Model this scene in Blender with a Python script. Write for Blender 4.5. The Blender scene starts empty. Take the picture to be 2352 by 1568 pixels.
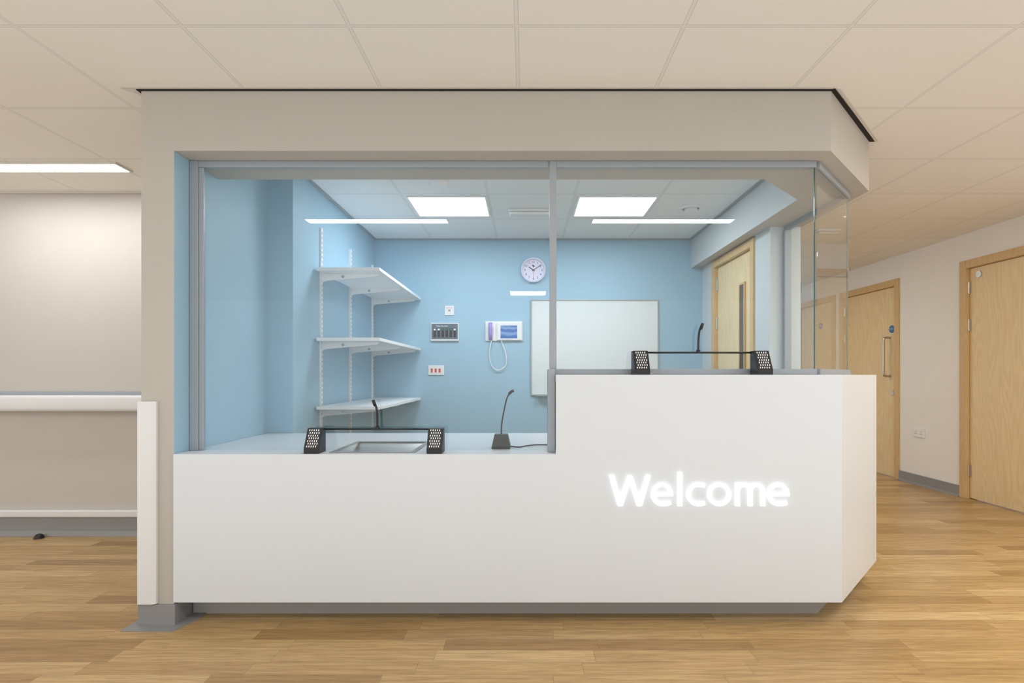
import bpy, bmesh, math, random
from mathutils import Vector, Matrix
random.seed(4)
sc = bpy.context.scene
sc.view_settings.view_transform = 'Standard'
sc.view_settings.look = 'None'
F = 1250.0; VX = 1207.0; HY = 861.0; H = 1.09; CZ = 2.34

# ------------------------------------------------------------------ materials
def lin(c):
    return tuple(((v/255)/12.92 if v/255 <= 0.04045 else ((v/255+0.055)/1.055)**2.4) for v in c)+(1,)

class NT:
    def __init__(s, name):
        s.m = bpy.data.materials.new(name); s.m.use_nodes = True
        s.t = s.m.node_tree; s.n = s.t.nodes; s.l = s.t.links
        s.n.clear(); s.out = s.n.new('ShaderNodeOutputMaterial')
    def node(s, typ, **kw):
        n = s.n.new(typ)
        for k, v in kw.items():
            setattr(n, k, v)
        return n
    def put(s, sock, v):
        if isinstance(v, bpy.types.NodeSocket): s.l.new(v, sock)
        elif v is not None: sock.default_value = v
    def math(s, op, a, b=None, c=None):
        n = s.node('ShaderNodeMath', operation=op)
        s.put(n.inputs[0], a)
        if b is not None: s.put(n.inputs[1], b)
        if c is not None: s.put(n.inputs[2], c)
        return n.outputs[0]
    def mix(s, f, a, b, blend='MIX'):
        n = s.node('ShaderNodeMix', data_type='RGBA', blend_type=blend)
        s.put(n.inputs[0], f); s.put(n.inputs[6], a); s.put(n.inputs[7], b)
        return n.outputs[2]
    def comb(s, x, y, z):
        n = s.node('ShaderNodeCombineXYZ')
        s.put(n.inputs[0], x); s.put(n.inputs[1], y); s.put(n.inputs[2], z)
        return n.outputs[0]
    def noise(s, vec, scale=5, detail=4, rough=.5):
        n = s.node('ShaderNodeTexNoise')
        if vec is not None: s.l.new(vec, n.inputs['Vector'])
        n.inputs['Scale'].default_value = scale; n.inputs['Detail'].default_value = detail
        n.inputs['Roughness'].default_value = rough
        return n.outputs[0]
    def principled(s, col, rough=.5, metal=0, spec=.5, normal=None, coat=0):
        p = s.node('ShaderNodeBsdfPrincipled')
        s.put(p.inputs['Base Color'], col); s.put(p.inputs['Roughness'], rough)
        s.put(p.inputs['Metallic'], metal); s.put(p.inputs['Specular IOR Level'], spec)
        s.put(p.inputs['Coat Weight'], coat)
        if normal is not None: s.l.new(normal, p.inputs['Normal'])
        s.l.new(p.outputs[0], s.out.inputs[0])
        return p
    def bump(s, h, strength=.1, dist=.01):
        b = s.node('ShaderNodeBump'); s.l.new(h, b.inputs['Height'])
        b.inputs['Strength'].default_value = strength; b.inputs['Distance'].default_value = dist
        return b.outputs[0]

def paint(name, rgb, rough=.5, metal=0, var=.03, scale=3, spec=.5, bump=0, coat=0):
    t = NT(name); c = lin(rgb)
    tc = t.node('ShaderNodeTexCoord')
    n = t.noise(tc.outputs['Object'], scale, 3)
    dark = tuple(v*(1-var) for v in c[:3])+(1,); lite = tuple(min(1, v*(1+var)) for v in c[:3])+(1,)
    col = t.mix(n, dark, lite)
    nm = None
    if bump:
        nm = t.bump(t.noise(tc.outputs['Object'], 300, 2), bump, .002)
    t.principled(col, rough, metal, spec, nm, coat)
    return t.m

def emis(name, rgb, strength):
    t = NT(name)
    e = t.node('ShaderNodeEmission'); e.inputs[0].default_value = lin(rgb); e.inputs[1].default_value = strength
    t.l.new(e.outputs[0], t.out.inputs[0])
    return t.m

def glass_mat(name, tint, r0=.03):
    t = NT(name)
    lw = t.node('ShaderNodeLayerWeight'); lw.inputs[0].default_value = .5
    p = t.math('POWER', lw.outputs['Facing'], 5.0)
    f = t.math('MULTIPLY_ADD', p, 1-r0, r0)
    tr = t.node('ShaderNodeBsdfTransparent'); tr.inputs[0].default_value = tint
    gl = t.node('ShaderNodeBsdfGlossy'); gl.inputs['Roughness'].default_value = 0.0
    gl.inputs[0].default_value = (1, 1, 1, 1)
    mx = t.node('ShaderNodeMixShader')
    t.l.new(f, mx.inputs[0]); t.l.new(tr.outputs[0], mx.inputs[1]); t.l.new(gl.outputs[0], mx.inputs[2])
    t.l.new(mx.outputs[0], t.out.inputs[0])
    return t.m

def ceiling_mat(name, rgb, x0, y0):
    t = NT(name)
    g = t.node('ShaderNodeNewGeometry'); sp = t.node('ShaderNodeSeparateXYZ')
    t.l.new(g.outputs['Position'], sp.inputs[0])
    def dist(sock, o):
        a = t.math('SUBTRACT', sock, o); a = t.math('DIVIDE', a, .6); a = t.math('ADD', a, 100.5)
        a = t.math('FRACT', a); a = t.math('SUBTRACT', a, .5); a = t.math('ABSOLUTE', a)
        return t.math('MULTIPLY', a, .6)
    d = t.math('MINIMUM', dist(sp.outputs[0], x0), dist(sp.outputs[1], y0))
    bar = t.math('LESS_THAN', d, .0062)
    edge = t.math('SUBTRACT', t.math('LESS_THAN', d, .0076), bar)
    n = t.noise(g.outputs['Position'], 260, 2)
    c = lin(rgb)
    col = t.mix(t.math('MULTIPLY', n, .08), c, tuple(v*.8 for v in c[:3])+(1,))
    col = t.mix(bar, col, tuple(v*.93 for v in c[:3])+(1,))
    col = t.mix(edge, col, tuple(v*.6 for v in c[:3])+(1,))
    t.principled(col, .85, 0, .2)
    return t.m

def floor_mat():
    t = NT('wood_vinyl_planks')
    g = t.node('ShaderNodeNewGeometry'); sp = t.node('ShaderNodeSeparateXYZ')
    t.l.new(g.outputs['Position'], sp.inputs[0])
    x, y = sp.outputs[0], sp.outputs[1]
    rowf = t.math('DIVIDE', t.math('ADD', y, 20.02), .088)
    row = t.math('FLOOR', rowf)
    wn = t.node('ShaderNodeTexWhiteNoise', noise_dimensions='1D'); t.l.new(row, wn.inputs['W'])
    colf = t.math('ADD', t.math('DIVIDE', t.math('ADD', x, 30.0), .62), t.math('MULTIPLY', wn.outputs[0], 7.0))
    coli = t.math('FLOOR', colf)
    wn2 = t.node('ShaderNodeTexWhiteNoise', noise_dimensions='2D')
    t.l.new(t.comb(row, coli, 0.0), wn2.inputs['Vector'])
    r = wn2.outputs[0]
    ramp = t.node('ShaderNodeValToRGB'); cr = ramp.color_ramp
    cols = [(172, 137, 88), (192, 158, 106), (206, 173, 120), (198, 164, 112), (219, 188, 137)]
    cr.elements[0].position = 0; cr.elements[0].color = lin(cols[0])
    cr.elements[1].position = 1; cr.elements[1].color = lin(cols[4])
    for i, p in ((1, .25), (2, .5), (3, .75)):
        e = cr.elements.new(p); e.color = lin(cols[i])
    t.l.new(r, ramp.inputs[0])
    off = t.math('MULTIPLY', r, 40.0)
    v1 = t.comb(t.math('ADD', t.math('MULTIPLY', x, 2.2), off), t.math('ADD', t.math('MULTIPLY', y, 34.0), off), 0.0)
    n1 = t.noise(v1, 1.6, 6, .65)
    v2 = t.comb(t.math('ADD', t.math('MULTIPLY', x, 6.0), off), t.math('MULTIPLY', y, 130.0), off)
    n2 = t.noise(v2, 1.5, 3, .6)
    rg = t.node('ShaderNodeValToRGB'); rg.color_ramp.elements[0].position = .38; rg.color_ramp.elements[1].position = .60
    rg.color_ramp.elements[0].color = (.64, .58, .5, 1); rg.color_ramp.elements[1].color = (1.0, 1.0, 1.0, 1)
    t.l.new(n1, rg.inputs[0])
    col = t.mix(.65, ramp.outputs[0], rg.outputs[0], 'MULTIPLY')
    rg2 = t.node('ShaderNodeValToRGB'); rg2.color_ramp.elements[0].position = .38; rg2.color_ramp.elements[1].position = .58
    rg2.color_ramp.elements[0].color = (.62, .57, .5, 1); rg2.color_ramp.elements[1].color = (1, 1, 1, 1)
    t.l.new(n2, rg2.inputs[0])
    col = t.mix(.5, col, rg2.outputs[0], 'MULTIPLY')
    fr = t.math('FRACT', rowf); gap1 = t.math('LESS_THAN', fr, .022)
    fc = t.math('FRACT', colf); gap2 = t.math('LESS_THAN', fc, .003)
    gap = t.math('MAXIMUM', gap1, gap2)
    col = t.mix(t.math('MULTIPLY', gap, .5), col, lin((96, 72, 44)))
    t.principled(col, .32, 0, .5, t.bump(n2, .04, .002))
    return t.m

def wood_mat(name, a, b, k=.14):
    t = NT(name)
    tc = t.node('ShaderNodeTexCoord'); sp = t.node('ShaderNodeSeparateXYZ'); t.l.new(tc.outputs['Object'], sp.inputs[0])
    hx = t.math('ADD', sp.outputs[0], sp.outputs[1])
    vb = t.comb(t.math('MULTIPLY', hx, 3.6), 0.0, t.math('MULTIPLY', sp.outputs[2], .36))
    n = t.noise(vb, 1.5, 2, .4)
    ring = t.math('SINE', t.math('MULTIPLY', n, 150.0))
    vf = t.comb(t.math('MULTIPLY', hx, 90.0), 0.0, t.math('MULTIPLY', sp.outputs[2], 3.0))
    nf = t.noise(vf, 1.2, 4, .6)
    f = t.math('ADD', t.math('MULTIPLY', t.math('ADD', ring, 1.0), k), t.math('MULTIPLY', nf, .7))
    col = t.mix(f, lin(a), lin(b))
    t.principled(col, .42, 0, .4)
    return t.m

M = {}
M['beige'] = paint('taupe_wall_paint', (186, 181, 172), .6, bump=.05)
M['beigeL'] = paint('light_taupe_wall_paint', (198, 193, 186), .6, bump=.05)
M['blue'] = paint('sky_blue_wall_paint', (160, 196, 217), .5, bump=.04)
M['pale'] = paint('pale_grey_paint', (206, 212, 214), .6)
M['cream'] = paint('off_white_wall_paint', (242, 240, 238), .6, bump=.04)
M['white'] = paint('white_solid_surface', (219, 225, 231), .28, var=.012)
M['guard'] = paint('white_vinyl_guard', (226, 228, 229), .4)
M['plastic'] = paint('white_plastic', (238, 238, 240), .35)
M['shelf'] = paint('white_coated_steel', (242, 244, 246), .35)
M['greyframe'] = paint('grey_aluminium', (160, 167, 174), .38, .15)
M['greyskirt'] = paint('grey_vinyl_skirting', (142, 142, 143), .5)
M['plinth'] = paint('grey_plinth_laminate', (162, 160, 156), .5)
M['black'] = paint('black_plastic', (26, 26, 28), .4)
M['blackgap'] = paint('dark_shadow_gap', (30, 26, 24), .8)
M['steel'] = paint('brushed_steel', (186, 190, 190), .28, .6)
M['chrome'] = paint('satin_chrome', (200, 196, 188), .25, .9)
M['edge'] = paint('green_glass_edge', (64, 102, 98), .2)
M['wood'] = wood_mat('ash_veneer', (245, 226, 184), (222, 192, 140))
M['woodf'] = wood_mat('oak_frame', (224, 193, 144), (202, 167, 116))
M['floor'] = floor_mat()
M['ceil'] = ceiling_mat('mineral_fibre_tiles', (240, 236, 229), -0.032, 1.95)
M['ceilin'] = ceiling_mat('mineral_fibre_tiles_office', (236, 240, 242), -0.26, 1.95)
M['trim'] = paint('white_ceiling_angle', (214, 208, 200), .5)
M['lamp'] = emis('lamp_diffuser', (250, 251, 253), 27)
M['lampfill'] = emis('added_fill_diffuser', (255, 249, 238), 33)  # diffuser of the unseen right-hand lamps added for fill
M['lampcool'] = emis('panel_diffuser', (240, 248, 255), 20)
M['letters'] = emis('illuminated_letters', (255, 255, 254), 1.7)
M['glass'] = glass_mat('clear_glass', (.985, .995, .99, 1))
M['board'] = paint('whiteboard_enamel', (226, 232, 234), .12, var=.01)
M['dial'] = paint('clock_dial', (232, 230, 248), .4, var=.01)
M['clockrim'] = paint('lilac_white_plastic', (215, 214, 236), .35)
M['lav'] = paint('lavender_plastic', (160, 146, 216), .35)
M['slate'] = paint('slate_panel', (92, 108, 122), .4)
M['lcd'] = None
M['red'] = paint('red_rocker', (214, 74, 48), .4)
M['bluesign'] = paint('blue_sign', (30, 110, 176), .5)
M['green'] = paint('green_sign', (20, 120, 80), .5)
M['vision'] = paint('dark_vision_glass', (84, 80, 72), .15)
M['red2'] = paint('red_paint', (220, 60, 70), .5)
M['grey'] = paint('mid_grey_plastic', (150, 150, 150), .5)
def lcd():
    t = NT('touch_screen'); tc = t.node('ShaderNodeTexCoord')
    w = t.node('ShaderNodeTexWave'); w.inputs['Scale'].default_value = 5; w.inputs['Distortion'].default_value = 9
    w.bands_direction = 'Z'
    t.l.new(tc.outputs['Object'], w.inputs[0])
    col = t.mix(w.outputs['Fac'], lin((84, 132, 214)), lin((150, 190, 240)))
    e = t.node('ShaderNodeEmission'); t.l.new(col, e.inputs[0]); e.inputs[1].default_value = .8
    t.l.new(e.outputs[0], t.out.inputs[0]); return t.m
M['lcd'] = lcd()

# ------------------------------------------------------------------ geometry helpers
WL = {}
def link(o): sc.collection.objects.link(o)
def finish(name, bm, mats, parent=None, origin='base', smooth=False):
    if not isinstance(mats, (list, tuple)): mats = [mats]
    bmesh.ops.recalc_face_normals(bm, faces=bm.faces[:])
    if origin == 'world': loc = Vector((0, 0, 0))
    else:
        xs = [v.co for v in bm.verts]
        mn = Vector([min(c[i] for c in xs) for i in range(3)]); mx = Vector([max(c[i] for c in xs) for i in range(3)])
        loc = Vector(((mn.x+mx.x)/2, (mn.y+mx.y)/2, mn.z))
        bmesh.ops.translate(bm, verts=bm.verts[:], vec=-loc)
    me = bpy.data.meshes.new(name); bm.to_mesh(me); bm.free()
    for m in mats: me.materials.append(m)
    if smooth:
        for p in me.polygons: p.use_smooth = True
    o = bpy.data.objects.new(name, me); link(o)
    WL[o.name] = loc.copy()
    if parent is not None:
        o.parent = parent; o.location = loc-WL[parent.name]
    else: o.location = loc
    return o
def empty(name, loc, parent=None):
    o = bpy.data.objects.new(name, None); link(o); o.empty_display_size = .1
    loc = Vector(loc); WL[o.name] = loc
    if parent is not None: o.parent = parent; o.location = loc-WL[parent.name]
    else: o.location = loc
    return o
def tag(o, label=None, category=None, group=None, kind=None):
    if label: o['label'] = label
    if category: o['category'] = category
    if group: o['group'] = group
    if kind: o['kind'] = kind
    return o
def add_box(bm, x0, x1, y0, y1, z0, z1, bevel=0, mi=0, seg=2):
    r = bmesh.ops.create_cube(bm, size=1)
    vs = r['verts']
    for v in vs:
        v.co = Vector(((x0+x1)/2+v.co.x*(x1-x0), (y0+y1)/2+v.co.y*(y1-y0), (z0+z1)/2+v.co.z*(z1-z0)))
    fs = set(f for v in vs for f in v.link_faces)
    for f in fs: f.material_index = mi
    if bevel:
        es = set(e for v in vs for e in v.link_edges)
        rr = bmesh.ops.bevel(bm, geom=list(es), offset=bevel, segments=seg, affect='EDGES', profile=.5)
        for f in rr['faces']: f.material_index = mi
def box(name, x0, x1, y0, y1, z0, z1, mat, parent=None, bevel=0, **k):
    bm = bmesh.new(); add_box(bm, x0, x1, y0, y1, z0, z1, bevel); return finish(name, bm, mat, parent, **k)
def add_prism(bm, pts, a0, a1, axis='z', mi=0, side_mi=None):
    def mk(p, a):
        if axis == 'z': return (p[0], p[1], a)
        if axis == 'y': return (p[0], a, p[1])
        return (a, p[0], p[1])
    v0 = [bm.verts.new(mk(p, a0)) for p in pts]; v1 = [bm.verts.new(mk(p, a1)) for p in pts]
    n = len(pts)
    f = bm.faces.new(v0); f.material_index = mi
    f = bm.faces.new(v1[::-1]); f.material_index = mi
    for i in range(n):
        f = bm.faces.new((v0[i], v1[i], v1[(i+1) % n], v0[(i+1) % n]))
        f.material_index = side_mi[i] if side_mi else mi
def prism(name, pts, a0, a1, mat, parent=None, axis='z', **k):
    bm = bmesh.new(); add_prism(bm, pts, a0, a1, axis); return finish(name, bm, mat, parent, **k)
def seg_fp(p0, p1, t):
    p0 = Vector(p0); p1 = Vector(p1); d = (p1-p0).normalized(); n = Vector((-d.y, d.x))*t/2
    return [tuple(p0+n), tuple(p1+n), tuple(p1-n), tuple(p0-n)]
def catmull(pts, k=8):
    pts = [Vector(p) for p in pts]
    if len(pts) < 3: return pts
    P = [pts[0]*2-pts[1]]+pts+[pts[-1]*2-pts[-2]]
    out = []
    for i in range(1, len(P)-2):
        for j in range(k):
            t = j/k; a, b, c, d = P[i-1], P[i], P[i+1], P[i+2]
            out.append(.5*((2*b)+(c-a)*t+(2*a-5*b+4*c-d)*t*t+(3*b-a-3*c+d)*t**3))
    out.append(pts[-1]); return out
def add_tube(bm, pts, r, seg=10, smooth=True):
    if smooth: pts = catmull(pts)
    pts = [Vector(p) for p in pts]
    rs = r if isinstance(r, (list, tuple)) else None
    rings = []; up = None
    for i, p in enumerate(pts):
        d = (pts[min(i+1, len(pts)-1)]-pts[max(i-1, 0)]).normalized()
        if up is None: up = d.orthogonal().normalized()
        up = (up-d*up.dot(d)).normalized(); s = d.cross(up)
        rr = r if rs is None else rs[0]+(rs[1]-rs[0])*i/(len(pts)-1)
        rings.append([bm.verts.new(p+(up*math.cos(2*math.pi*j/seg)+s*math.sin(2*math.pi*j/seg))*rr) for j in range(seg)])
    for a, b in zip(rings, rings[1:]):
        for j in range(seg): bm.faces.new((a[j], a[(j+1) % seg], b[(j+1) % seg], b[j]))
    bm.faces.new(rings[0][::-1]); bm.faces.new(rings[-1])
def tube(name, pts, r, mat, parent=None, seg=10, smooth=True):
    bm = bmesh.new(); add_tube(bm, pts, r, seg, smooth); return finish(name, bm, mat, parent, smooth=True)
def add_disc(bm, c, r, a0, a1, axis='y', seg=40, mi=0, r1=None):
    """cylinder along axis from a0 to a1 centred on c (2D)"""
    r1 = r if r1 is None else r1
    def mk(u, v, a):
        if axis == 'y': return (u, a, v)
        if axis == 'z': return (u, v, a)
        return (a, u, v)
    A = [bm.verts.new(mk(c[0]+r*math.cos(2*math.pi*j/seg), c[1]+r*math.sin(2*math.pi*j/seg), a0)) for j in range(seg)]
    B = [bm.verts.new(mk(c[0]+r1*math.cos(2*math.pi*j/seg), c[1]+r1*math.sin(2*math.pi*j/seg), a1)) for j in range(seg)]
    for f in (bm.faces.new(A), bm.faces.new(B[::-1])): f.material_index = mi
    for j in range(seg):
        bm.faces.new((A[j], B[j], B[(j+1) % seg], A[(j+1) % seg])).material_index = mi
def disc(name, c, r, a0, a1, mat, parent=None, axis='y', seg=40, r1=None):
    bm = bmesh.new(); add_disc(bm, c, r, a0, a1, axis, seg, r1=r1); return finish(name, bm, mat, parent)
def add_annulus(bm, c, ro, ri, a0, a1, axis='y', seg=48):
    def mk(u, v, a):
        return (u, a, v) if axis == 'y' else ((u, v, a) if axis == 'z' else (a, u, v))
    R = []
    for (r, a) in ((ri, a0), (ro, a0), (ro, a1), (ri, a1)):
        R.append([bm.verts.new(mk(c[0]+r*math.cos(2*math.pi*j/seg), c[1]+r*math.sin(2*math.pi*j/seg), a)) for j in range(seg)])
    for k in range(4):
        a, b = R[k], R[(k+1) % 4]
        for j in range(seg): bm.faces.new((a[j], a[(j+1) % seg], b[(j+1) % seg], b[j]))
def text_bm(s, size=1, extrude=0, offset=0, spacing=1.0):
    cu = bpy.data.curves.new('t', 'FONT'); cu.body = s; cu.size = size; cu.extrude = extrude; cu.offset = offset
    cu.resolution_u = 6; cu.space_character = spacing
    o = bpy.data.objects.new('t', cu); link(o)
    bpy.context.view_layer.update()
    dg = bpy.context.evaluated_depsgraph_get()
    me = bpy.data.meshes.new_from_object(o.evaluated_get(dg))
    bm = bmesh.new(); bm.from_mesh(me)
    bpy.data.objects.remove(o); bpy.data.curves.remove(cu); bpy.data.meshes.remove(me)
    return bm
def place_text(s, x0, x1, z0, z1, y, mat, name, parent, depth=.004, offset=0, facing='-y', spacing=1.0):
    """text standing vertically, fitted to the rectangle; facing -y (u=x) or -x (u=-y)"""
    bm = text_bm(s, 1, .02, offset, spacing)
    xs = [v.co.x for v in bm.verts]; ys = [v.co.y for v in bm.verts]; zs = [v.co.z for v in bm.verts]
    ax, bx, ay, by, az, bz = min(xs), max(xs), min(ys), max(ys), min(zs), max(zs)
    sx = (x1-x0)/(bx-ax); sz = (z1-z0)/(by-ay)
    for v in bm.verts:
        u = x0+(v.co.x-ax)*sx; w = z0+(v.co.y-ay)*sz; d = (v.co.z-az)/(bz-az)*depth
        v.co = Vector((u, y-d, w)) if facing == '-y' else Vector((y-d, -u, w))
    return finish(name, bm, mat, parent)
def copy_tree(o, offset, parent=None):
    c = o.copy(); sc.collection.objects.link(c)
    if parent is None: c.location = o.location+Vector(offset)
    else: c.parent = parent
    for ch in o.children: copy_tree(ch, offset, c)
    return c

# ------------------------------------------------------------------ room shell
S = 'structure'
bm = bmesh.new(); add_box(bm, -6.1, 4.1, .9, 8.7, -.05, 0)
tag(finish('floor', bm, M['floor'], origin='world'), 'wood-effect vinyl plank floor', kind=S)
bm = bmesh.new(); add_box(bm, -6.1, 4.1, -4.2, 8.7, CZ, CZ+.05)
tag(finish('ceiling', bm, M['ceil'], origin='world'), 'suspended ceiling of square mineral fibre tiles', kind=S)
bm = bmesh.new(); add_prism(bm, [(-1.385, 2.735), (1.19, 2.735), (1.515, 3.045), (1.515, 4.985), (-1.385, 4.985)], CZ-.003, CZ-.0005)
tag(finish('ceiling_office', bm, M['ceilin'], origin='world'), 'white tiled suspended ceiling of the glazed office', kind=S)

# left partition
bm = bmesh.new()
add_prism(bm, [(-1.68, 2.38), (-1.537, 2.38), (-1.537, 3.24), (-1.385, 3.24), (-1.385, 4.99), (-1.68, 4.99)], 0, CZ, 'z', 0, [0, 1, 1, 1, 0, 0])
tag(finish('wall_left', bm, [M['beige'], M['blue']]), 'partition wall, taupe outside and sky blue inside', kind=S)
tag(box('wall_back', -1.68, 1.82, 4.99, 5.09, 0, CZ, M['blue']), 'sky blue back wall of the office', kind=S)
tag(box('wall_far_left', -6.0, -1.68, 3.72, 3.82, 0, CZ, M['beigeL']), 'taupe corridor wall with handrail', kind=S)
# right partition
bm = bmesh.new(); add_box(bm, 1.62, 1.82, 3.6, 3.84, 0, 2.07); add_box(bm, 1.62, 1.82, 4.70, 4.99, 0, 2.07)
tag(finish('wall_right', bm, M['pale']), 'pale partition wall around the office door', kind=S)
# bulkhead
bm = bmesh.new()
add_prism(bm, [(-1.537, 2.38), (1.335, 2.38), (1.83, 2.90), (1.83, 4.99), (1.52, 4.99), (1.52, 3.04), (1.2, 2.73), (-1.537, 2.73)],
          2.07, CZ, 'z', 0, [0, 0, 0, 0, 1, 1, 1, 1])
tag(finish('wall_front', bm, [M['beige'], M['pale']]), 'taupe bulkhead above the glazed screen with an angled corner', kind=S)
# corridor right wall
XR = 3.90
bm = bmesh.new()
for y0, y1 in ((.9, 3.80), (4.875, 5.67), (6.74, 6.84), (7.80, 8.6)): add_box(bm, XR, XR+.12, y0, y1, 0, CZ)
for y0, y1 in ((3.80, 4.875), (5.67, 6.74), (6.84, 7.80)): add_box(bm, XR, XR+.12, y0, y1, 2.10, CZ)
tag(finish('wall_far_right', bm, M['cream']), 'off-white corridor wall with oak doors', kind=S)
tag(box('wall_corridor_end', 1.82, 4.02, 8.6, 8.7, 0, CZ, M['cream']), 'off-white wall at the corridor end', kind=S)

# ceiling trims around the bulkhead
bm = bmesh.new()
add_prism(bm, [(-1.69, 2.374), (1.345, 2.374), (1.335, 2.38), (-1.68, 2.38)], CZ-.009, CZ-.0005)
add_prism(bm, [(1.335, 2.38), (1.345, 2.368), (1.864, 2.905), (1.83, 2.905)], CZ-.006, CZ-.0005)
add_prism(bm, [(-1.70, 2.374), (-1.68, 2.374), (-1.68, 3.72), (-1.70, 3.72)], CZ-.006, CZ-.0005)
tag(finish('trim_1', bm, M['blackgap']), 'dark shadow gap where the bulkhead meets the ceiling', kind=S)
bm = bmesh.new()
add_prism(bm, [(-1.76, 2.362), (1.35, 2.362), (1.35, 2.3735), (-1.76, 2.3735)], CZ-.003, CZ-.0005)
add_prism(bm, [(1.35, 2.364), (1.368, 2.364), (1.885, 2.905), (1.866, 2.905)], CZ-.006, CZ-.0005)
add_prism(bm, [(-1.76, 2.374), (-1.70, 2.374), (-1.70, 3.72), (-1.72, 3.72), (-1.72, 2.42)], CZ-.004, CZ-.0005)
tag(finish('trim_2', bm, M['trim']), 'white ceiling edge angle around the bulkhead', kind=S)
bm = bmesh.new()
add_box(bm, -6.0, -1.70, 3.70, 3.72, CZ-.012, CZ-.0005)
tag(finish('trim_3', bm, M['trim']), 'white ceiling edge angle along the corridor wall', kind=S)
bm = bmesh.new()
add_prism(bm, [(-1.385, 2.76), (-1.365, 2.76), (-1.365, 4.97), (1.50, 4.97), (1.50, 3.05), (1.52, 3.05), (1.52, 4.99), (-1.385, 4.99)], CZ-.014, CZ-.0032)
tag(finish('trim_4', bm, M['greyframe']), 'grey edge angle around the office ceiling', kind=S)

# baseboards
bm = bmesh.new()
add_prism(bm, [(3.72, 0), (3.72, .122), (3.705, .122), (3.70, .03), (3.67, .004), (3.67, 0)], -6.0, -1.68, 'x')
tag(finish('baseboard_far_left', bm, M['greyskirt']), 'grey coved vinyl skirting', kind=S)
bm = bmesh.new()
for y0, y1 in ((4.875, 5.67), (7.80, 8.6)):
    add_prism(bm, [(XR, 0), (XR, .1), (XR-.012, .1), (XR-.014, .02), (XR-.03, .003), (XR-.03, 0)], y0, y1, 'y')
tag(finish('baseboard_far_right', bm, M['greyskirt']), 'grey coved vinyl skirting', kind=S)
bm = bmesh.new()
add_box(bm, -1.686, -1.537, 2.367, 2.38, 0, .09)
add_box(bm, -1.686, -1.68, 2.38, 3.72, 0, .09)
add_box(bm, -1.537, -1.525, 2.367, 2.50, 0, .09)
add_prism(bm, [(-1.72, 2.31), (-1.50, 2.31), (-1.46, 2.42), (-1.46, 2.49), (-1.692, 2.49), (-1.72, 2.49)], 0, .004)
tag(finish('baseboard_left', bm, M['greyskirt']), 'grey vinyl skirting wrapped around the wall end', kind=S)

# ------------------------------------------------------------------ doors
def make_door(name, xf, y0, y1, zt, label, hinge_far, fr=.07, deep=.09):
    e = empty(name, (xf+.05, (y0+y1)/2, 0)); tag(e, label, kind=S)
    bm = bmesh.new()
    for a, b in ((y0, y0+fr), (y1-fr, y1)): add_box(bm, xf-.016, xf+deep, a, b, 0, zt, .003)
    add_box(bm, xf-.016, xf+deep, y0+fr, y1-fr, zt-fr, zt, .003)
    finish('door_frame', bm, M['woodf'], e)
    leaf = box('door_leaf', xf+.02, xf+.065, y0+fr+.004, y1-fr-.004, .008, zt-fr-.004, M['wood'], e, bevel=.002)
    hy = y1-fr if hinge_far else y0+fr
    for z in (.25, 1.53, 1.86) if hinge_far is not None else ():
        bm = bmesh.new(); add_tube(bm, [(xf+.012, hy, z-.05), (xf+.012, hy, z+.05)], .008, 8, False)
        add_box(bm, xf+.012, xf+.021, hy-.02, hy+.02, z-.05, z+.05)
        finish('hinge', bm, M['chrome'], e)
    return e
# office door in the right partition
d1 = make_door('door_1', 1.62, 3.84, 4.70, 2.06, 'light oak office door with a slim vision panel', True, .055)
bm = bmesh.new(); add_box(bm, 1.632, 1.642, 4.06, 4.14, .85, 1.77)
finish('vision_panel', bm, M['vision'], d1)
bm = bmesh.new()
add_box(bm, 1.626, 1.642, 4.045, 4.06, .835, 1.785); add_box(bm, 1.626, 1.642, 4.14, 4.155, .835, 1.785)
add_box(bm, 1.626, 1.642, 4.06, 4.14, 1.77, 1.785); add_box(bm, 1.626, 1.642, 4.06, 4.14, .835, .85)
finish('vision_panel_bead', bm, M['woodf'], d1)
# corridor doors
def fire_sign(d, y, z):
    disc('fire_door_sign', (y, z), .04, XR+.014, XR+.021, M['bluesign'], d, axis='x', seg=32)
    for i, s in enumerate(('Fire door', 'keep shut')):
        place_text(s, -y-.025, -y+.025, z+.004-.016*i, z+.014-.016*i, XR+.0138, M['plastic'], 'sign_text', d, .0008, facing='-x')
d2 = make_door('door_2', XR, 5.67, 6.74, 2.10, 'light oak corridor door with pull handle and blue fire sign', True)
hy = 5.85
tube('pull_handle', [(XR+.02, hy, 1.49), (XR-.03, hy, 1.49), (XR-.05, hy, 1.46), (XR-.05, hy, 1.28), (XR-.05, hy, 1.11), (XR-.03, hy, 1.08), (XR+.02, hy, 1.08)], .012, M['chrome'], d2)
disc('lock', (5.80, .90), .026, XR+.006, XR+.022, M['chrome'], d2, axis='x', seg=24)
fire_sign(d2, 5.82, 1.58)
d3 = make_door('door_3', XR, 3.80, 4.875, 2.10, 'light oak corridor door with steel hinges', True)
disc('round_plate', (4.70, 1.96), .028, XR+.012, XR+.021, M['steel'], d3, axis='x', seg=24)
d4 = make_door('door_reflection', XR, 6.84, 7.80, 2.10, 'light oak door added in place of a reflection in the glass', None)  # added door standing in for a yellowish reflection in the glass
fire_sign(d4, 7.22, 1.74)  # blue sign belongs to the same stand-in for the reflection

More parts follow.
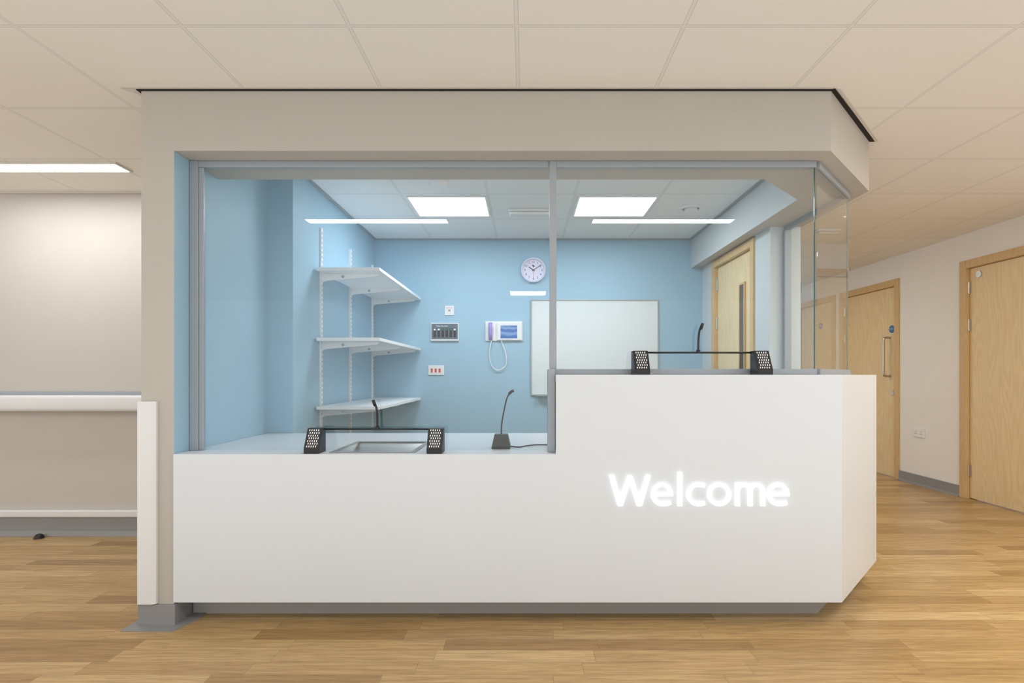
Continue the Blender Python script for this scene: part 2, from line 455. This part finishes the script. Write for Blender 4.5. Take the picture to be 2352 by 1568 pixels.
# ------------------------------------------------------------------ glazed screen
def window(name, loc, label):
    return tag(empty(name, loc), label, kind=S)
w1 = window('window_1', (-.7, 2.5, .745), 'tall glass pane above the low counter in grey frame')
bm = bmesh.new()
add_box(bm, -1.535, -1.497, 2.485, 2.515, .746, 2.069, .002); add_box(bm, -1.497, -1.474, 2.492, 2.506, .746, 2.04, .002)
add_box(bm, -1.497, .104, 2.488, 2.512, 2.040, 2.069, .002)
add_box(bm, .100, .132, 2.43, 2.512, .746, 1.116, .002)
finish('window_frame', bm, M['greyframe'], w1)
box('glass_pane', -1.474, .104, 2.498, 2.502, .747, 2.040, M['glass'], w1)
w2 = window('window_2', (.7, 2.5, 1.091), 'glass pane above the high counter in grey frame')
bm = bmesh.new()
add_box(bm, .110, .142, 2.488, 2.512, 1.118, 2.069, .002)
add_box(bm, .142, 1.332, 2.488, 2.512, 2.040, 2.069, .002)
add_box(bm, .133, 1.332, 2.485, 2.515, 1.0915, 1.118, .002)
finish('window_frame', bm, M['greyframe'], w2)
box('glass_pane', .142, 1.325, 2.498, 2.502, 1.118, 2.040, M['glass'], w2)
box('glass_edge', 1.3255, 1.329, 2.497, 2.503, 1.118, 2.040, M['edge'], w2)
def win_seg(name, p0, p1, label, post=False):
    c = ((p0[0]+p1[0])/2, (p0[1]+p1[1])/2)
    w = window(name, (c[0], c[1], 1.091), label)
    bm = bmesh.new()
    add_prism(bm, seg_fp(p0, p1, .024), 2.040, 2.069); add_prism(bm, seg_fp(p0, p1, .03), 1.0915, 1.118)
    if post: add_box(bm, p1[0]-.02, p1[0]+.02, p1[1]-.035, p1[1]-.001, 1.118, 2.040)
    finish('window_frame', bm, M['greyframe'], w)
    prism('glass_pane', seg_fp(p0, p1, .004), 1.118, 2.040, M['glass'], w)
    return w
w3 = win_seg('window_3', (1.341, 2.504), (1.735, 2.930), 'angled glass pane at the counter corner')
w4 = win_seg('window_4', (1.735, 2.945), (1.72, 3.598), 'glass side pane beside the partition', True)
box('glass_edge', 1.734, 1.738, 2.934, 2.940, 1.118, 2.040, M['edge'], w4)

# ------------------------------------------------------------------ counter
ct = tag(empty('reception_counter', (0, 2.7, 0)), 'long white reception counter with low and high sections and lit lettering', 'counter')
FY = 2.37
bm = bmesh.new()
add_prism(bm, [(-1.534, .1), (1.366, .1), (1.366, 1.091), (.133, 1.091), (.133, .745), (-1.534, .745)], FY, FY+.03, 'y')
add_prism(bm, [(1.366, FY), (1.378, FY), (1.873, 2.905), (1.851, 2.925), (1.366, FY+.03)], .1, 1.091)
add_box(bm, 1.825, 1.851, 2.925, 3.58, .1, 1.091)
bmesh.ops.remove_doubles(bm, verts=bm.verts[:], dist=.0001)
finish('front_panel', bm, M['white'], ct)
bm = bmesh.new()
TX0, TX1, TY0, TY1 = -.86, -.50, 2.425, 2.81
for a in ((-1.534, TX0, 2.40, 3.235), (TX1, .133, 2.40, 3.235), (TX0, TX1, 2.40, TY0), (TX0, TX1, TY1, 3.235), (.133, 1.5, 2.76, 3.235)):
    add_box(bm, a[0], a[1], a[2], a[3], .712, .745)
finish('low_worktop', bm, M['white'], ct)
prism('high_worktop', [(.133, 2.40), (1.366, 2.40), (1.825, 2.925), (1.825, 3.58), (1.50, 3.58), (1.50, 3.10), (1.18, 2.76), (.133, 2.76)], 1.061, 1.091, M['white'], ct)
bm = bmesh.new(); add_box(bm, .134, .16, 2.401, 2.755, .745, 1.06); add_box(bm, .16, 1.18, 2.73, 2.755, .745, 1.06)
finish('upstand_panel', bm, M['white'], ct)
prism('plinth', [(-1.52, 2.49), (1.335, 2.49), (1.78, 2.97), (1.78, 3.2), (-1.52, 3.2)], 0, .1, M['plinth'], ct)

# lettering drawn as humanist strokes
LS = FY/F
def LP(x, y): return ((x-VX)*LS, H+(HY-y)*LS)
def quad(bm, pts): add_prism(bm, [LP(*p) for p in pts], FY-.009, FY-.0005, 'y')
def ribbon(bm, pts, hw0, thin=.22):
    n = len(pts); L = []; R = []
    for i, p in enumerate(pts):
        a = pts[max(i-1, 0)]; b = pts[min(i+1, n-1)]
        d = Vector((b[0]-a[0], b[1]-a[1])).normalized(); nn = Vector((-d.y, d.x))
        hw = hw0*(1-thin*abs(d.x))
        L.append((p[0]+nn.x*hw, p[1]+nn.y*hw)); R.append((p[0]-nn.x*hw, p[1]-nn.y*hw))
    for i in range(n-1): quad(bm, [L[i], L[i+1], R[i+1], R[i]])
def arc(cx_, cy_, rx, ry, a0, a1, n=30):
    return [(cx_+rx*math.cos(math.radians(a0+(a1-a0)*i/n)), cy_-ry*math.sin(math.radians(a0+(a1-a0)*i/n))) for i in range(n+1)]
def letter(fn):
    bm = bmesh.new(); fn(bm); finish('letter', bm, M['letters'], ct)['label'] = 'glowing white letter of the Welcome sign'
SW = 5.0
def gW(bm):
    for (xa, ya, xb, yb) in ((1404, 1091, 1424, 1161), (1446, 1092, 1424, 1161), (1446, 1092, 1468, 1161), (1488, 1091, 1468, 1161)):
        quad(bm, [(xa-5.6, ya), (xa+5.6, ya), (xb+5.6, yb), (xb-5.6, yb)])
def ge(cx0):
    def f(bm):
        ribbon(bm, arc(cx0, 1135, 20.5, 22.3, 0, 285), SW)
        ribbon(bm, [(cx0+4, 1156.9), (cx0+12, 1156.4), (cx0+20, 1153.5)], 4.2, 0)
        quad(bm, [(cx0-20, 1131.5), (cx0+25.2, 1131.5), (cx0+25.2, 1138.2), (cx0-20, 1138.2)])
    return f
def gl(bm): quad(bm, [(1556, 1085), (1566, 1085), (1566, 1161), (1556, 1161)])
def gc(bm):
    ribbon(bm, arc(1602, 1135, 21, 22.3, 78, 282), SW)
    ribbon(bm, [(1604, 1113), (1611, 1113.3), (1618, 1115.5)], 4.2, 0); ribbon(bm, [(1604, 1157), (1611, 1156.7), (1618, 1154.5)], 4.2, 0)
def go(bm): ribbon(bm, arc(1651, 1135, 22.8, 22.3, 0, 360, 44), SW)
def gm(bm):
    quad(bm, [(1688, 1109.5), (1696.5, 1109.5), (1698, 1161), (1688, 1161)])
    for c0 in (1707.5, 1736.5):
        ribbon(bm, arc(c0, 1128, 14.5, 15, 172, 0, 18), SW)
        quad(bm, [(c0+14.5-SW, 1128), (c0+14.5+SW, 1128), (c0+14.5+SW, 1161), (c0+14.5-SW, 1161)])
for f in (gW, ge(1520), gl, gc, go, gm, ge(1786.5)): letter(f)

# transfer tray
tr = tag(empty('transfer_tray', (-.68, 2.62, .70)), 'stainless steel transfer tray set into the low counter', 'tray')
bm = bmesh.new()
add_box(bm, TX0-.012, TX0+.012, TY0-.012, TY1+.012, .7452, .7475); add_box(bm, TX1-.012, TX1+.012, TY0-.012, TY1+.012, .7452, .7475)
add_box(bm, TX0+.012, TX1-.012, TY0-.012, TY0+.012, .7452, .7475); add_box(bm, TX0+.012, TX1-.012, TY1-.012, TY1+.012, .7452, .7475)
finish('tray_rim', bm, M['greyskirt'], tr)
bm = bmesh.new(); N = 14; g = []
for i in range(N+1):
    row = []
    for j in range(2):
        y = TY0+.004+(TY1-TY0-.008)*i/N
        row.append(bm.verts.new((TX0+.004 if j == 0 else TX1-.004, y, .744-.045*math.sin(math.pi*i/N))))
    g.append(row)
for i in range(N): bm.faces.new((g[i][0], g[i][1], g[i+1][1], g[i+1][0]))
for j in range(2):
    vs = [g[i][j] for i in range(N+1)]; bm.faces.new(vs)
finish('tray_pan', bm, M['steel'], tr)

# ------------------------------------------------------------------ intercoms on the counter
def make_intercom():
    z0 = .7455; cx = -.67
    e = empty('counter_intercom', (cx, 2.43, z0))
    for x0 in (-.973, -.434):
        x1 = x0+.068
        sp = prism('speaker', [(2.384, z0), (2.384, z0+.022), (2.428, z0+.107), (2.468, z0+.107), (2.468, z0)], x0, x1, M['black'], e, axis='x')
        b = sp.modifiers.new('b', 'BEVEL'); b.width = .0025; b.segments = 2
        bm = bmesh.new()
        d = Vector((0, .044, .085)).normalized(); n = Vector((0, -.085, .044)).normalized()
        base = Vector((0, 2.384, z0+.022)); L = math.hypot(.044, .085)
        for r in range(7):
            for c in range(5):
                cxx = x0+.0115+c*.0098+(.0042 if r % 2 else 0)-.001
                s = .010+r*(L-.020)/6.0
                p = base+d*s+n*.0009
                q = [p+Vector((cxx, 0, 0))-d*.0046, p+Vector((cxx+.0044, 0, 0))-d*.0036, p+Vector((cxx+.0044, 0, 0))+d*.0046, p+Vector((cxx, 0, 0))+d*.0036]
                f = bm.faces.new([bm.verts.new(v) for v in q])
        finish('speaker_grille', bm, M['plastic'], sp)
    tube('connecting_bar', [(-.906, 2.463, z0+.1), (-.433, 2.463, z0+.1)], .0042, M['black'], e, smooth=False)
    disc('microphone_socket', (cx, 2.463), .009, z0+.096, z0+.112, M['black'], e, axis='z', seg=16)
    tube('microphone_stem', [(cx, 2.463, z0+.11), (cx-.001, 2.463, z0+.16), (cx-.004, 2.461, z0+.195), (cx-.01, 2.458, z0+.214)], .0048, M['black'], e)
    tube('microphone_capsule', [(cx-.009, 2.459, z0+.205), (cx-.018, 2.456, z0+.232)], .0072, M['black'], e, smooth=False)
    return e
i1 = make_intercom()
i2 = copy_tree(i1, (1.452, 0, .346))
for c in i2.children:
    if c.name.startswith('microphone_') and 'socket' not in c.name:
        c.scale.x = -1; c.location.x = -c.location.x
tag(i1, 'black twin-speaker intercom with gooseneck microphone on the low counter', 'intercom', 'counter intercom units')
tag(i2, 'black twin-speaker intercom with gooseneck microphone on the high counter', 'intercom', 'counter intercom units')

# desk microphone
dm = tag(empty('desk_microphone', (-.115, 2.585, .745)), 'black gooseneck desk microphone on a wedge base', 'microphone')
bm = bmesh.new()
prof = [(2.537, .7455), (2.537, .755), (2.56, .81), (2.61, .81), (2.64, .755), (2.64, .7455)]
v0 = [bm.verts.new((-.158 + (.012 if z > .8 else 0), y, z)) for y, z in prof]; v1 = [bm.verts.new((-.072-(.012 if z > .8 else 0), y, z)) for y, z in prof]
bm.faces.new(v0); bm.faces.new(v1[::-1])
for i in range(6): bm.faces.new((v0[i], v1[i], v1[(i+1) % 6], v0[(i+1) % 6]))
finish('microphone_base', bm, M['black'], dm)
tube('gooseneck', [(-.115, 2.59, .808), (-.113, 2.588, .86), (-.10, 2.58, .93), (-.088, 2.57, .98), (-.075, 2.565, 1.003)], .0034, M['black'], dm)
tube('microphone_capsule', [(-.078, 2.566, 1.0), (-.066, 2.562, 1.012), (-.055, 2.56, 1.016)], .0068, M['black'], dm)
tube('cable', [(-.074, 2.60, .750), (-.03, 2.58, .749), (0.0, 2.62, .749), (.05, 2.66, .749), (.125, 2.66, .749)], .003, M['black'], dm)

# ------------------------------------------------------------------ shelving
sh = tag(empty('wall_shelving_unit', (-1.2, 4.26, .6)), 'white adjustable steel shelving with three shelves on a blue wall', 'shelves')
WX = -1.385
ups = (3.67, 4.285, 4.90)
for y in ups:
    bm = bmesh.new()
    add_box(bm, WX+.0005, WX+.014, y-.0125, y+.0125, .62, 2.08)
    up = finish('upright', bm, M['shelf'], sh)
    bm = bmesh.new(); z = .66
    while z < 2.06:
        for dy in (-.006, .004): add_box(bm, WX+.0141, WX+.0146, y+dy, y+dy+.003, z, z+.016)
        z += .032
    finish('slots', bm, M['grey'], up)
for z in (1.795, 1.335, .885):
    bm = bmesh.new(); add_box(bm, WX+.016, -.955, 3.56, 4.975, z-.022, z, .002)
    s = finish('shelf', bm, M['shelf'], sh)
    for y in ups:
        bm = bmesh.new()
        yy = min(y, 4.9)
        add_prism(bm, [(WX+.014, z-.08), (WX+.04, z-.07), (-1.0, z-.040), (-.985, z-.0225), (WX+.014, z-.0225)], yy-.0025, yy+.0025, 'y')
        add_box(bm, WX+.05, -1.0, yy-.012, yy+.012, z-.026, z-.0225)
        b = finish('bracket', bm, M['shelf'], s)
        disc('screw', (-1.23, z-.042), .010, yy-.006, yy-.0026, M['steel'], b, seg=12)

# ------------------------------------------------------------------ back wall items
BY = 4.99
def wx(px): return (px-VX)*BY/F
def wz(py): return H+(HY-py)*BY/F
# clock
cx, cz = wx(1225), wz(621)
ck = tag(empty('wall_clock', (cx, BY, cz-.112)), 'round white wall clock showing about ten past ten', 'clock')
bm = bmesh.new(); add_annulus(bm, (cx, cz), .113, .099, BY-.035, BY-.001); finish('clock_rim', bm, M['clockrim'], ck)
disc('clock_dial', (cx, cz), .099, BY-.018, BY-.001, M['dial'], ck)
for n in range(1, 13):
    t = text_bm(str(n), .03); a = math.radians(90-30*n)
    xs = [v.co.x for v in t.verts]; ys = [v.co.y for v in t.verts]
    ox, oy = (min(xs)+max(xs))/2, (min(ys)+max(ys))/2
    for v in t.verts: v.co = Vector((cx+.077*math.cos(a)+v.co.x-ox, BY-.0185, cz+.077*math.sin(a)+v.co.y-oy))
    finish('numeral', t, M['black'], ck)
def hand(nm, ang, L, w, y, mat):
    a = math.radians(90-ang); d = Vector((math.cos(a), math.sin(a))); c = Vector((cx, cz))
    prism(nm, seg_fp(c-d*.015, c+d*L, w), y-.001, y, mat, ck, axis='y')
hand('hour_hand', 305, .05, .007, BY-.020, M['black']); hand('minute_hand', 57, .08, .005, BY-.0215, M['black']); hand('second_hand', 181, .07, .002, BY-.023, M['red2'])
bm = bmesh.new(); add_disc(bm, (cx-.004, cz+.042), .007, BY-.0192, BY-.0185, seg=12); add_box(bm, cx-.003, cx+.01, BY-.0192, BY-.0185, cz+.03, cz+.04)
finish('emblem', bm, M['black'], ck)
# switch plate
sp = tag(empty('call_switch', (wx(1032), BY, wz(724))), 'small square white wall switch plate', 'switch')
box('faceplate', wx(1022), wx(1043), BY-.010, BY-.0005, wz(724), wz(702), M['plastic'], sp, .002)
box('indicator', wx(1030), wx(1035), BY-.013, BY-.010, wz(715), wz(711), M['grey'], sp)
place_text('NURSE CALL', wx(1025), wx(1040), wz(708.5), wz(706), BY-.010, M['red2'], 'marking', sp, .0006)
# alarm panel
al = tag(empty('wall_alarm_panel', (wx(1022), BY, wz(782))), 'slate medical gas alarm panel with six indicator columns', 'alarm panel')
box('housing', wx(990), wx(1054), BY-.022, BY-.0005, wz(783), wz(742), M['plastic'], al, .004)
box('face', wx(992), wx(1052), BY-.024, BY-.022, wz(779), wz(744), M['slate'], al)
for i in range(6):
    a = 996.5+i*9.2
    box('indicator_column', wx(a), wx(a+6.2), BY-.026, BY-.024, wz(775), wz(754), M['black'], al)
    box('indicator_lamp', wx(a+.8), wx(a+5.4), BY-.028, BY-.026, wz(759), wz(755), M['green'] if i in (2, 3, 4) else M['plastic'], al)
place_text('Medical Gas Alarm', wx(1003), wx(1030), wz(750.5), wz(747), BY-.024, M['plastic'], 'marking', al, .0006)
# nurse call handset + screen
nc = tag(empty('intercom_handset_panel', (wx(1158), BY, wz(783))), 'white wall panel with lavender handset, coiled cord and touch screen', 'wall intercom')
box('backplate', wx(1115), wx(1201), BY-.012, BY-.0005, wz(783), wz(738), M['plastic'], nc, .003)
tube('handset', [(wx(1127), BY-.02, wz(743)), (wx(1127), BY-.042, wz(752)), (wx(1127), BY-.042, wz(768)), (wx(1127), BY-.02, wz(779))], .018, M['lav'], nc)
for pz, r in ((750, .028), (772, .022)):
    disc('handset_cradle', (wx(1127), wz(pz)), r, BY-.030, BY-.011, M['plastic'], nc, seg=24)
box('screen_bezel', wx(1142), wx(1199), BY-.028, BY-.012, wz(781), wz(741), M['plastic'], nc, .003)
box('touch_screen', wx(1150), wx(1188), BY-.030, BY-.028, wz(777), wz(748), M['lcd'], nc)
tube('cord', [(wx(1129), BY-.02, wz(783)), (wx(1125), BY-.02, wz(812)), (wx(1130), BY-.02, wz(840)), (wx(1145), BY-.02, wz(850)), (wx(1162), BY-.02, wz(838)), (wx(1162), BY-.02, wz(812)), (wx(1151), BY-.02, wz(781))], .004, M['plastic'], nc)
# red rocker plate
rs = tag(empty('rocker_switch_plate', (wx(1001), BY, wz(861))), 'white double switch plate with three red rockers', 'switch')
box('faceplate', wx(984), wx(1020), BY-.010, BY-.0005, wz(861), wz(839), M['plastic'], rs, .002)
for a in (990, 999, 1008):
    box('rocker', wx(a), wx(a+4.5), BY-.014, BY-.010, wz(855), wz(846), M['red'], rs)
# whiteboard
wb = tag(empty('whiteboard', (wx(1366), BY, wz(908))), 'blank magnetic whiteboard in a slim aluminium frame', 'whiteboard')
X0, X1, Z0, Z1 = wx(1219), wx(1512), wz(908), wz(688)
box('board_surface', X0+.012, X1-.012, BY-.012, BY-.0005, Z0+.012, Z1-.012, M['board'], wb)
bm = bmesh.new()
for a in ((X0, X0+.012, Z0, Z1), (X1-.012, X1, Z0, Z1), (X0+.012, X1-.012, Z0, Z0+.012), (X0+.012, X1-.012, Z1-.012, Z1)):
    add_box(bm, a[0], a[1], BY-.018, BY-.0005, a[2], a[3], .002)
finish('board_frame', bm, M['steel'], wb)
bm = bmesh.new(); add_box(bm, X0+.05, X0+.45, BY-.06, BY-.018, Z0-.004, Z0+.002); add_box(bm, X0+.05, X0+.45, BY-.062, BY-.058, Z0-.004, Z0+.01)
finish('pen_tray', bm, M['greyframe'], wb)

# ------------------------------------------------------------------ lamps and ceiling fittings
def linear_lamp(x0, x1, y0, y1, m='lamp'):
    e = empty('linear_ceiling_light', ((x0+x1)/2, (y0+y1)/2, CZ))
    bm = bmesh.new()
    for a in ((x0-.012, x0, y0-.012, y1+.012), (x1, x1+.012, y0-.012, y1+.012), (x0, x1, y0-.012, y0), (x0, x1, y1, y1+.012)):
        add_box(bm, a[0], a[1], a[2], a[3], CZ-.012, CZ-.0006)
    finish('light_housing', bm, M['trim'], e)
    box('diffuser', x0, x1, y0, y1, CZ-.009, CZ-.0006, M[m], e)
    return e
LL = 'long narrow recessed ceiling light with glowing diffuser, in a set that includes added fill lights'
l0 = linear_lamp(-1.76, -.63, .55, .67)
tag(l0, LL, 'ceiling light', 'linear ceiling lights')
for off in ((2.30, 0, 0), (-2.6, 0, 0), (-1.785, 2.65, 0)):  # middle offset is an unseen lamp added for fill
    c = copy_tree(l0, off)
r0 = linear_lamp(2.74, 3.87, .545, .675, 'lampfill')  # unseen lamp added to brighten the right-hand wall
tag(r0, LL, 'ceiling light', 'linear ceiling lights')
copy_tree(r0, (-.4, 1.2, 0)); copy_tree(r0, (-.25, 1.94, 0))  # further added lamps, kept out of view, lifting the right side
c = copy_tree(r0, (-1.13, 5.5, 0)); c.rotation_euler = (0, 0, math.pi/2)  # added lamp hidden behind the partition to light the corridor wall
def panel_lamp(x0, x1, y0, y1, z):
    e = empty('ceiling_light_panel', ((x0+x1)/2, (y0+y1)/2, z))
    bm = bmesh.new(); f = .015
    for a in ((x0-f, x0, y0-f, y1+f), (x1, x1+f, y0-f, y1+f), (x0, x1, y0-f, y0), (x0, x1, y1, y1+f)):
        add_box(bm, a[0], a[1], a[2], a[3], z-.01, z-.0006)
    finish('light_housing', bm, M['plastic'], e)
    box('diffuser', x0, x1, y0, y1, z-.007, z-.0006, M['lampcool'], e)
    return e
p0 = panel_lamp(-.82, -.285, 3.80, 4.24, CZ-.003)
tag(p0, 'square recessed panel light glowing cool white', 'ceiling light', 'square ceiling light panels')
copy_tree(p0, (1.20, 0, 0)); copy_tree(p0, (.59, -7.3, .003))

em = tag(empty('emergency_light', (.03, 4.12, CZ-.05)), 'white surface mounted emergency light on office ceiling', 'emergency light')
box('light_body', -.13, .19, 4.07, 4.17, CZ-.022, CZ-.0035, M['plastic'], em, .004)
box('light_cover', -.12, .18, 4.08, 4.16, CZ-.045, CZ-.022, M['guard'], em, .008)
em2 = tag(empty('emergency_light', (2.6, 4.68, CZ-.05)), 'white surface mounted emergency light on corridor ceiling', 'emergency light')
box('light_body', 2.5, 2.7, 4.64, 4.72, CZ-.02, CZ-.0005, M['plastic'], em2, .004)
box('light_cover', 2.51, 2.69, 4.65, 4.71, CZ-.042, CZ-.02, M['guard'], em2, .008)
vt = tag(empty('round_air_vent', (1.234, 4.06, CZ-.02)), 'round white ceiling air valve', 'air vent')
bm = bmesh.new(); add_annulus(bm, (1.234, 4.06), .09, .062, CZ-.014, CZ-.0035, 'z'); finish('vent_ring', bm, M['plastic'], vt)
disc('vent_gap', (1.234, 4.06), .062, CZ-.006, CZ-.0035, M['grey'], vt, axis='z')
disc('vent_disc', (1.234, 4.06), .046, CZ-.022, CZ-.006, M['plastic'], vt, axis='z')
sd = tag(empty('smoke_detector', (-.553, 3.50, CZ-.04)), 'round white smoke detector on office ceiling', 'smoke detector')
disc('detector_base', (-.553, 3.50), .06, CZ-.014, CZ-.0035, M['plastic'], sd, axis='z')
disc('detector_head', (-.553, 3.50), .035, CZ-.04, CZ-.014, M['plastic'], sd, axis='z', r1=.05)

ex = tag(empty('exit_sign', (3.24, 6.5, 2.08)), 'green hanging emergency exit sign with white arrow', 'sign')
box('sign_panel', 3.19, 3.29, 6.49, 6.51, 2.07, 2.19, M['green'], ex)
bm = bmesh.new(); add_tube(bm, [(3.24, 6.5, 2.19), (3.24, 6.5, CZ-.0005)], .004, 8, False); finish('hanger', bm, M['plastic'], ex)
bm = bmesh.new(); add_prism(bm, seg_fp((3.215, 2.155), (3.262, 2.108), .012), 6.4885, 6.4898, 'y')
add_prism(bm, [(3.275, 2.095), (3.275, 2.135), (3.235, 2.095)], 6.4885, 6.4898, 'y'); finish('arrow', bm, M['plastic'], ex)

# ------------------------------------------------------------------ corridor fittings
hr = tag(empty('wall_handrail', (-3.8, 3.68, .84)), 'white rounded wall handrail on taupe corridor wall', 'handrail')
box('mounting_track', -5.99, -1.70, 3.69, 3.7195, .86, .975, M['greyframe'], hr)
bm = bmesh.new(); add_box(bm, -5.99, -1.70, 3.625, 3.69, .846, .955, .022, seg=4); finish('rail', bm, M['guard'], hr, smooth=True)
br = tag(box('bumper_rail', -5.99, -1.70, 3.69, 3.7195, .124, .172, M['guard'], bevel=.008), 'low white wall bumper rail above grey skirting', 'bumper rail')
bm = bmesh.new()
add_prism(bm, [(-1.687, 2.364), (-1.682, 2.359), (-1.620, 2.359), (-1.606, 2.366), (-1.606, 2.3795), (-1.6805, 2.3795), (-1.6805, 2.46), (-1.687, 2.46)], .095, .975)
tag(finish('corner_guard', bm, M['guard']), 'white vinyl corner guard on the taupe wall end', 'corner guard')
ds = tag(empty('door_stop', (-3.25, 3.64, 0)), 'small black dome door stop on the floor', 'door stop')
bm = bmesh.new(); bmesh.ops.create_uvsphere(bm, u_segments=20, v_segments=12, radius=.03)
bmesh.ops.bisect_plane(bm, geom=bm.verts[:]+bm.edges[:]+bm.faces[:], plane_co=(0, 0, 0), plane_no=(0, 0, -1), clear_outer=True)
bmesh.ops.translate(bm, verts=bm.verts[:], vec=(-3.25, 3.635, .001)); finish('dome', bm, M['black'], ds, smooth=True)
box('back_plate', -3.27, -3.23, 3.655, 3.668, .0, .02, M['steel'], ds)
so = tag(empty('power_socket', (XR, 5.38, .48)), 'white double wall power socket above skirting', 'socket')
box('faceplate', XR-.012, XR-.0005, 5.315, 5.455, .475, .56, M['plastic'], so, .003)
for y in (5.35, 5.42):
    bm = bmesh.new()
    for dy, dz in ((0, .02), (-.01, 0), (.01, 0)): add_box(bm, XR-.0128, XR-.012, y+dy-.003, y+dy+.003, .505+dz, .512+dz)
    finish('socket_holes', bm, M['black'], so)

# ------------------------------------------------------------------ world and camera
w = bpy.data.worlds.new('world'); sc.world = w; w.use_nodes = True
bg = w.node_tree.nodes['Background']; bg.inputs[0].default_value = (1.0, .99, .975, 1); bg.inputs[1].default_value = 1.14
cam = bpy.data.cameras.new('camera'); co = bpy.data.objects.new('camera', cam); link(co)
co.location = (0, 0, H); co.rotation_euler = (math.radians(90), 0, 0)
cam.sensor_width = 36; cam.lens = 36*F/2352; cam.clip_start = .05
cam.shift_x = (1176-VX)/2352; cam.shift_y = (HY-784)/2352
sc.camera = co
